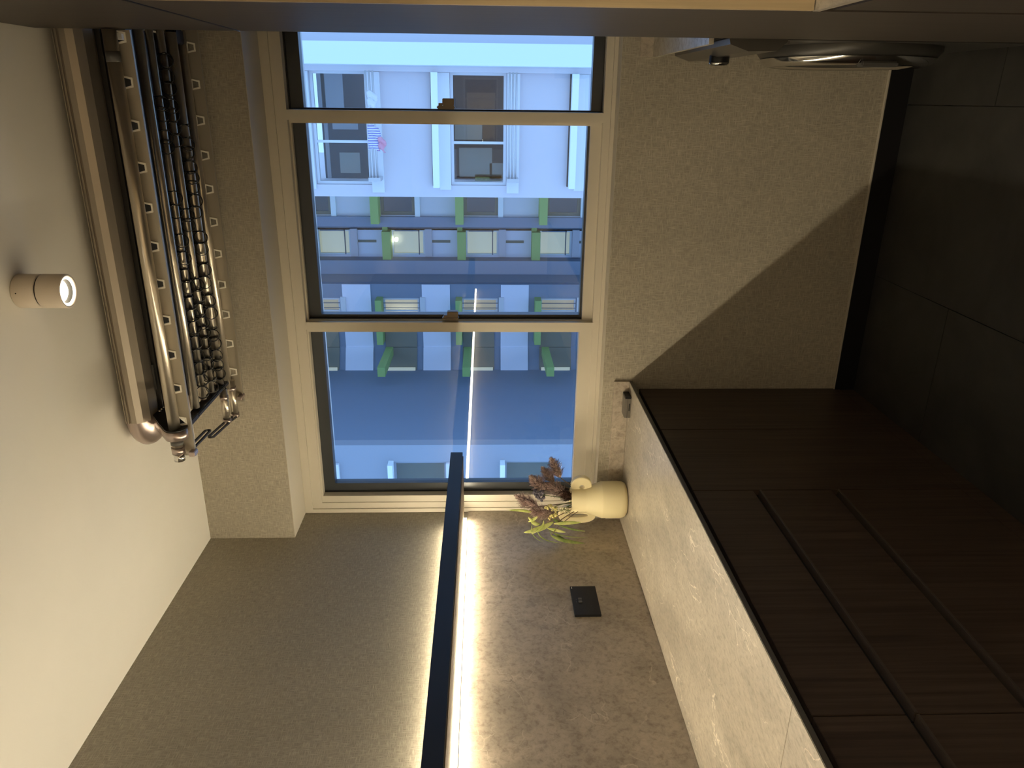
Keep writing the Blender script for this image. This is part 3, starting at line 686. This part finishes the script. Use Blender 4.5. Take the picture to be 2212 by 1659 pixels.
# sliding black rings on three middle poles: each is a thing of its own
def make_ring(r_pole):
    m = MB(); ax = Vector((.20, -.90, -.38))
    m.band((0, -.0165 if r_pole < .014 else -.0205, -.010), ax, .0205, .0022, .009)
    m.torus((0.018, 0, 0), (1, 0, 0), r_pole + .0022, .0016, 20, 6)
    return m
def X_at(y):
    k = [(100, 1.79), (190, 1.68), (430, 1.372), (680, 1.010), (860, .730)]
    for (a, xa_), (b, xb_) in zip(k, k[1:]):
        if y <= b: return xa_ + (xb_ - xa_) * (y - a) / (b - a)
RINGS = {3: [222, 246, 290, 312, 425, 447, 508, 545, 577, 606, 640, 665, 690, 722, 748, 776, 800, 826],
         4: [136, 164, 193, 224, 250, 276, 300, 462, 484, 610, 632, 668, 692, 716, 740, 762, 786, 808, 832],
         5: [283, 309, 336, 362, 388, 414, 440, 466, 520, 544, 590, 614, 662, 686, 734, 756, 780, 802, 826, 846]}
RN = {3: ('ring pole nearest the camera', .0105), 4: ('middle ring pole', .0115), 5: ('ring pole nearest the window', .0155)}
ORD = 'first second third fourth fifth sixth seventh eighth ninth tenth eleventh twelfth thirteenth fourteenth fifteenth sixteenth seventeenth eighteenth nineteenth twentieth'.split()
for p, ys in RINGS.items():
    first = None
    for k, y in enumerate(ys):
        loc = Vector((X_at(y) + random.uniform(-.004, .004), YP[p], ZP))
        if first is None:
            first = make_ring(RN[p][1]).build('hanger_ring', M_RINGBLK); o = first
        else:
            o = first.copy(); C.objects.link(o)
        tag(o, 'small black ring, %s from the tall cabinet on the %s' % (ORD[k], RN[p][0]), 'ring', 'black hanger rings on the rack')
        o.location = loc; o.rotation_euler = (random.uniform(-.15, .15), 0, random.uniform(-.12, .12))

# ------------------------------------------------------------------ apartment block across the courtyard
M_WHITEP = mat('white_facade_paint', (0.72, 0.72, 0.74), 0.8)
M_BRIGHT = mat('white_and_lit_face_paint', (0.86, 0.90, 0.88), 0.75)  # white ledges, and the pilaster's stronger light put into its colour
M_LAV = mat('lavender_paint', (0.62, 0.585, 0.62), 0.8)
M_LAVB = mat('lifted_lavender_paint', (0.86, 0.84, 0.92), 0.8)  # same lavender, brightened in colour to offset the recess shade
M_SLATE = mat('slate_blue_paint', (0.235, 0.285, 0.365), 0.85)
M_SLATED = mat('dark_slate_and_shade', (0.15, 0.175, 0.215), 0.85)  # dark grilles; shade painted onto the recess wall and pier side
M_PALEB = mat('pale_blue_grey_paint', (0.33, 0.35, 0.40), 0.85)
M_GREEN = mat('leaf_green_paint', (0.34, 0.50, 0.16), 0.7)
M_ROOMD = mat('dark_room_beyond', (0.05, 0.052, 0.065), 0.9)
M_ROOMG = mat('grey_room_beyond', (0.24, 0.225, 0.175), 0.9)
M_CURT = mat('grey_cloth', (0.30, 0.29, 0.26), 0.9)
M_LITC = mat('backlit_cream_blind', (0.62, 0.60, 0.48), 0.8, emit=(0.62, 0.66, 0.52), estr=.34)
M_LITW = mat('warm_lit_blind', (0.5, 0.47, 0.38), 0.8, emit=(0.75, 0.66, 0.46), estr=.30)
M_LAMP = mat('bare_lamp', (1, 1, 1), 0.5, emit=(1.0, 0.98, 0.9), estr=9.0)
M_STEELP = mat('galvanised_pipe', (0.55, 0.55, 0.56), 0.4, 0.5)
ap = thing('apartment_block', 'white and slate blue apartment block with green ledges across the courtyard', 'building', (-2, 18, -12))
def part(name, m, *boxes, par=None, b=0):
    M_ = MB()
    for bx in boxes: M_.box(*bx)
    return M_.build(name, m, par or ap)
ZLO, ZHI = -12, 14
def window(x0, x1, yf, z0, z1, back=M_ROOMD, depth=.5, fr=M_WHITEP, mull=(), bars=0, fw=.06):
    f_ = MB(); e = .004; f_.box(x0 + e, x0 + fw, yf - .02, yf + .06, z0 + e, z1 - e); f_.box(x1 - fw, x1 - e, yf - .02, yf + .06, z0 + e, z1 - e)
    f_.box(x0 + fw, x1 - fw, yf - .02, yf + .06, z0 + e, z0 + fw); f_.box(x0 + fw, x1 - fw, yf - .02, yf + .06, z1 - fw, z1 - e)
    for mx in mull: f_.box(mx - .025, mx + .025, yf - .015, yf + .05, z0 + fw, z1 - fw)
    w_ = f_.build('window', fr, ap)
    MB().box(x0 + .01, x1 - .01, yf + .02, yf + .03, z0 + .01, z1 - .01).build('pane', M_GLASS, w_)
    MB().box(x0, x1, yf + depth - .05, yf + depth, z0, z1).build('room_beyond', back, w_)
    if bars:
        g_ = MB()
        for k in range(1, bars): xx = x0 + (x1 - x0) * k / bars; g_.box(xx - .012, xx + .012, yf - .04, yf - .026, z0 + .01, z1 - .01)
        g_.build('grille', M_SLATED, w_)
    return w_
def wall_with_holes(name, m, x0, x1, yf, th, holes):
    """front wall slab from x0 to x1 with a column of openings holes=[(hx0,hx1,z0,z1)] sharing hx"""
    hx0, hx1 = holes[0][0], holes[0][1]; M_ = MB()
    if hx0 > x0 + .001: M_.box(x0, hx0, yf, yf + th, ZLO, ZHI)
    if hx1 < x1 - .001: M_.box(hx1, x1, yf, yf + th, ZLO, ZHI)
    zs = sorted([(h[2], h[3]) for h in holes]); z = ZLO
    for a, b in zs: M_.box(hx0, hx1, yf, yf + th, z, a); z = b
    M_.box(hx0, hx1, yf, yf + th, z, ZHI); return M_.build(name, m, ap)
ST = 2.68
# right wing, close
KN = range(-4, 5)
holes = [(-.08, 2.04, .97 + ST * k, 2.07 + ST * k) for k in KN]
wall_with_holes('right_wing_wall', M_LAV, -.31, 2.2, 13.0, .25, holes)
part('right_wing_side', M_LAV, (-.31, -.05, 13.25, 21.6, ZLO, ZHI))
part('pilaster', M_BRIGHT, (2.132, 2.515, 12.5, 13.0, ZLO, ZHI))
part('pilaster_edge', M_LAV, (2.025, 2.140, 12.85, 12.999, ZLO, ZHI))
part('right_wing_wall', M_LAV, (2.50, 7.5, 13.0, 13.3, ZLO, ZHI))
for k in KN:
    dz = ST * k
    if k in (-1, 0, 1):
        w_ = window(-.08, 2.04, 13.1, .97 + dz, 2.07 + dz, M_ROOMD, .9, M_WHITEP, (.74,))
        if k == 0:
            for (a, b, c, d_, m_) in ((-.02, .32, 1.0, 1.30, M_CURT), (.05, .62, 1.25, 1.92, M_CURT), (.78, 1.22, 1.45, 2.0, M_CURT), (-.03, .1, 1.05, 1.6, M_LEAFD)):
                MB().box(a, b, 13.45, 13.5, c, d_).build('cloth_inside', m_, w_)
        if k == 1:
            for (a, b, c, d_, m_) in ((.10, .5, 3.95, 4.35, M_CURT), (1.35, 2.0, 4.2, 4.7, M_PALEB), (.0, 2.0, 4.55, 4.62, M_PALEB), (.95, 1.3, 3.95, 4.45, M_PALEB)):
                MB().box(a, b, 13.5, 13.55, c, d_).build('cupboard_inside', m_, w_)
        part('sill_panel', M_WHITEP, (-.22, 2.02, 12.94, 13.0, .72 + dz, .96 + dz))
        part('window_ledge', M_BRIGHT, (-.10, 2.02, 12.72, 13.0, 2.29 + dz, 2.415 + dz))
        part('ledge_shadow', M_DARKREC, (-.08, 2.02, 12.9, 13.0, 2.415 + dz, 2.435 + dz))  # black strip stands in for the shadow above the ledge
        part('window_hood', M_WHITEP, (-.16, 2.02, 12.94, 13.0, 2.07 + dz, 2.29 + dz))
        for i in range(3):
            MB().tube([(.10, 12.62, .93 + dz - .065 * i), (2.03, 12.62, .93 + dz - .065 * i)], .018, 8).build('drying_pipe', M_STEELP, ap)
        part('pipe_bracket', M_STEELP, (.03, .10, 12.55, 12.99, .74 + dz, .97 + dz))
# column A, further back
for k in range(-2, 3): pass
LA = [4.70 + 2.63 * k for k in range(-5, 4)]
wall_with_holes('bay_wall', M_WHITEP, -2.0, -1.0, 21.8, .3, [(-1.95, -1.15, z - 1.09, z) for z in LA])
for z in LA[2:7]:
    w_ = window(-1.95, -1.15, 21.85, z - 1.09, z, M_ROOMD, .7, M_ROOMG, (), 0, .10)
    part('green_ledge', M_GREEN, (-2.16, -1.15, 21.25, 21.8, z, z + .25)); part('window_sill', M_BRIGHT, (-2.0, -1.1, 21.68, 21.8, z - 1.25, z - 1.09))
part('slate_fin', M_SLATE, (-2.30, -1.985, 21.6, 25, ZLO, ZHI))
# column D with pale blinds
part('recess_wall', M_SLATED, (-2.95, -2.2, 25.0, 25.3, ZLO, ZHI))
LD = [4.77 + ST * k for k in range(-5, 4)]
wall_with_holes('bay_wall', M_LAVB, -3.95, -2.9, 25.0, .3, [(-3.85, -2.95, z - 1.17, z) for z in LD])
for i, z in enumerate(LD[2:7]):
    w_ = window(-3.85, -2.95, 25.05, z - 1.17, z, M_LITC, .25, M_BRIGHT, (), 0, .05)
    MB().box(-3.85, -2.95, 25.02, 25.06, z - .99, z - .955).build('blind_rail', M_SLATED, w_)
    MB().box(-3.0, -2.95, 25.02, 25.10, z - 1.0, z - .1).build('blind_side', M_SLATE, w_)
    part('green_ledge', M_GREEN, (-3.97, -2.93, 24.45, 25.0, z, z + .30)); part('window_sill', M_LAV, (-3.9, -2.9, 24.85, 25.0, z - 1.45, z - 1.2))
    part('wall_slot', M_ROOMG, (-3.40, -3.31, 24.97, 25.0, z - 2.10, z - 1.62) if False else (-3.40, -3.31, 24.97, 25.0, z + .57, z + 1.30))
    part('green_bracket', M_GREEN, (-2.93, -2.62, 24.7, 25.0, z + .12, z + .30))
MB().ball((-3.30, 24.98, 4.62), .075, .075, .075).build('lamp', M_LAMP, ap)
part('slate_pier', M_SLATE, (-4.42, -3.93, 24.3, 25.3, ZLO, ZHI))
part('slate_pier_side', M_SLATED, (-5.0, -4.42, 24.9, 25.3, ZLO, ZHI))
# column G
LG = [4.86 + ST * k for k in range(-5, 4)]
wall_with_holes('back_wall', M_SLATE, -6.6, -4.36, 22.5, .3, [(-5.72, -4.85, z - 1.22, z) for z in LG])
for z in LG[2:7]:
    w_ = window(-5.72, -4.85, 22.55, z - 1.22, z, M_LITW, .45, M_WHITEP, (-5.3,), 5, .06)
    part('frosted_panel', M_ROOMG, (-6.58, -5.80, 22.44, 22.5, z - 1.10, z - .02))
    part('lit_strip', M_LITC, (-7.36, -7.20, 22.02, 22.06, z - 1.05, z - .05))
    part('green_ledge', M_GREEN, (-6.35, -4.80, 21.95, 22.5, z, z + .21)); part('window_sill', M_WHITEP, (-5.8, -4.8, 22.4, 22.5, z - 1.42, z - 1.25))
    part('pale_band', M_LAVB, (-6.6, -4.37, 22.46, 22.5, z + .41, z + 1.36))
MB().box(-5.62, -5.55, 22.75, 22.8, 3.75, 4.75).build('lamp', M_LAMP, ap)
# corner return, column H
hz = MB(); hz.prism([(-6.58, 22.5), (-7.40, 22.1), (-7.40, 22.8), (-6.58, 22.8)], 2, ZLO, ZHI); hz.build('corner_wall', M_SLATE, ap)
for z in LG[2:7]:
    q = MB(); q.prism([(-6.60, 22.44), (-7.30, 22.10), (-7.30, 22.16), (-6.60, 22.50)], 2, z - 1.10, z); q.build('frosted_panel', M_ROOMG, ap)
    q = MB(); q.prism([(-6.60, 22.40), (-7.38, 22.02), (-7.38, 22.12), (-6.60, 22.50)], 2, z + .41, z + 1.36); q.build('pale_band', M_LAVB, ap)
    q = MB(); q.prism([(-6.50, 22.2), (-6.44, 19.9), (-6.75, 19.9), (-6.80, 22.2)], 2, z - .30, z - .06); q.build('green_ledge', M_GREEN, ap)
# left wing: long side wall and its near front
sw = MB(); sw.prism([(-7.38, 22.6), (-6.345, 14.03), (-6.6, 14.03), (-7.7, 22.6)], 2, ZLO, ZHI); sw.build('left_wing_side', M_SLATE, ap)
LJ = [3.66 + 2.72 * k for k in range(-5, 4)]
wall_with_holes('left_wing_front', M_PALEB, -9.5, -6.34, 14.0, .3, [(-8.6, -6.80, z - 1.32, z) for z in LJ])
for z in LJ[2:7]:
    w_ = window(-8.6, -6.80, 14.1, z - 1.32, z, M_ROOMG, .5, M_PALEB, (), 0, .07)
    part('window_ledge', M_BRIGHT, (-8.6, -6.76, 13.72, 14.0, z - .02, z + .10)); part('window_sill', M_WHITEP, (-8.6, -6.82, 13.9, 14.0, z - 1.42, z - 1.30))
# laundry hung out on the pipes of the right wing
M_STRIPE = mat('striped_cloth', (0.5, 0.5, 0.7), 0.9)
wv = N(M_STRIPE, 'ShaderNodeTexWave', bands_direction='X'); wv.inputs['Scale'].default_value = 7.0; wv.inputs['Distortion'].default_value = 1.2
L(M_STRIPE, coords(M_STRIPE), wv.inputs['Vector']); L(M_STRIPE, ramp(M_STRIPE, wv.outputs['Color'], [(0.35, (0.22, 0.22, 0.52)), (0.6, (0.80, 0.78, 0.86))]), bsdf(M_STRIPE).inputs['Base Color'])
M_PINK = mat('pink_cloth', (0.75, 0.35, 0.45), 0.9)
def cloth(name, x0, x1, z0, z1, y, m, par=None, nx=10, nz=6):
    M_ = MB(); vs = []; fs = []
    for j in range(nz + 1):
        for i in range(nx + 1):
            u, v_ = i / nx, j / nz
            vs.append((x0 + (x1 - x0) * u + .03 * math.sin(v_ * 5), y + .03 * math.sin(u * 13 + v_ * 2), z1 + (z0 - z1) * v_ + .03 * math.sin(u * 7) * v_))
    for j in range(nz):
        for i in range(nx): a = j * (nx + 1) + i; fs.append((a, a + 1, a + nx + 2, a + nx + 1))
    o = M_.add(vs, fs, True).build(name, m, par, False); md = o.modifiers.new('s', 'SOLIDIFY'); md.thickness = .01; return o
sh_ = cloth('hanging_shirt', .62, 1.05, 3.40, 3.62, 12.59, M_STRIPE); tag(sh_, 'striped blue and white shirt drying on the facing block', 'laundry')
cloth('pink_hem', .60, .84, 3.30, 3.43, 12.575, M_PINK, sh_)
tag(cloth('hanging_cloth', 1.36, 1.66, 3.42, 3.60, 12.59, M_WHITEP), 'pale cloth drying on the pipe right of the striped shirt', 'laundry')
# fit the block across the courtyard to the courtyard's measured width and storey height
ap.scale = (1.0068, 1, 1.0108); ap.location = (-2 * 1.0068 + .0615, 18, -12 * 1.0108 + .054)
for o in C.objects:
    if o.name in ('hanging_shirt', 'hanging_cloth'): o.scale = (1.0068, 1, 1.0108); o.location = (.0615, 0, .054)
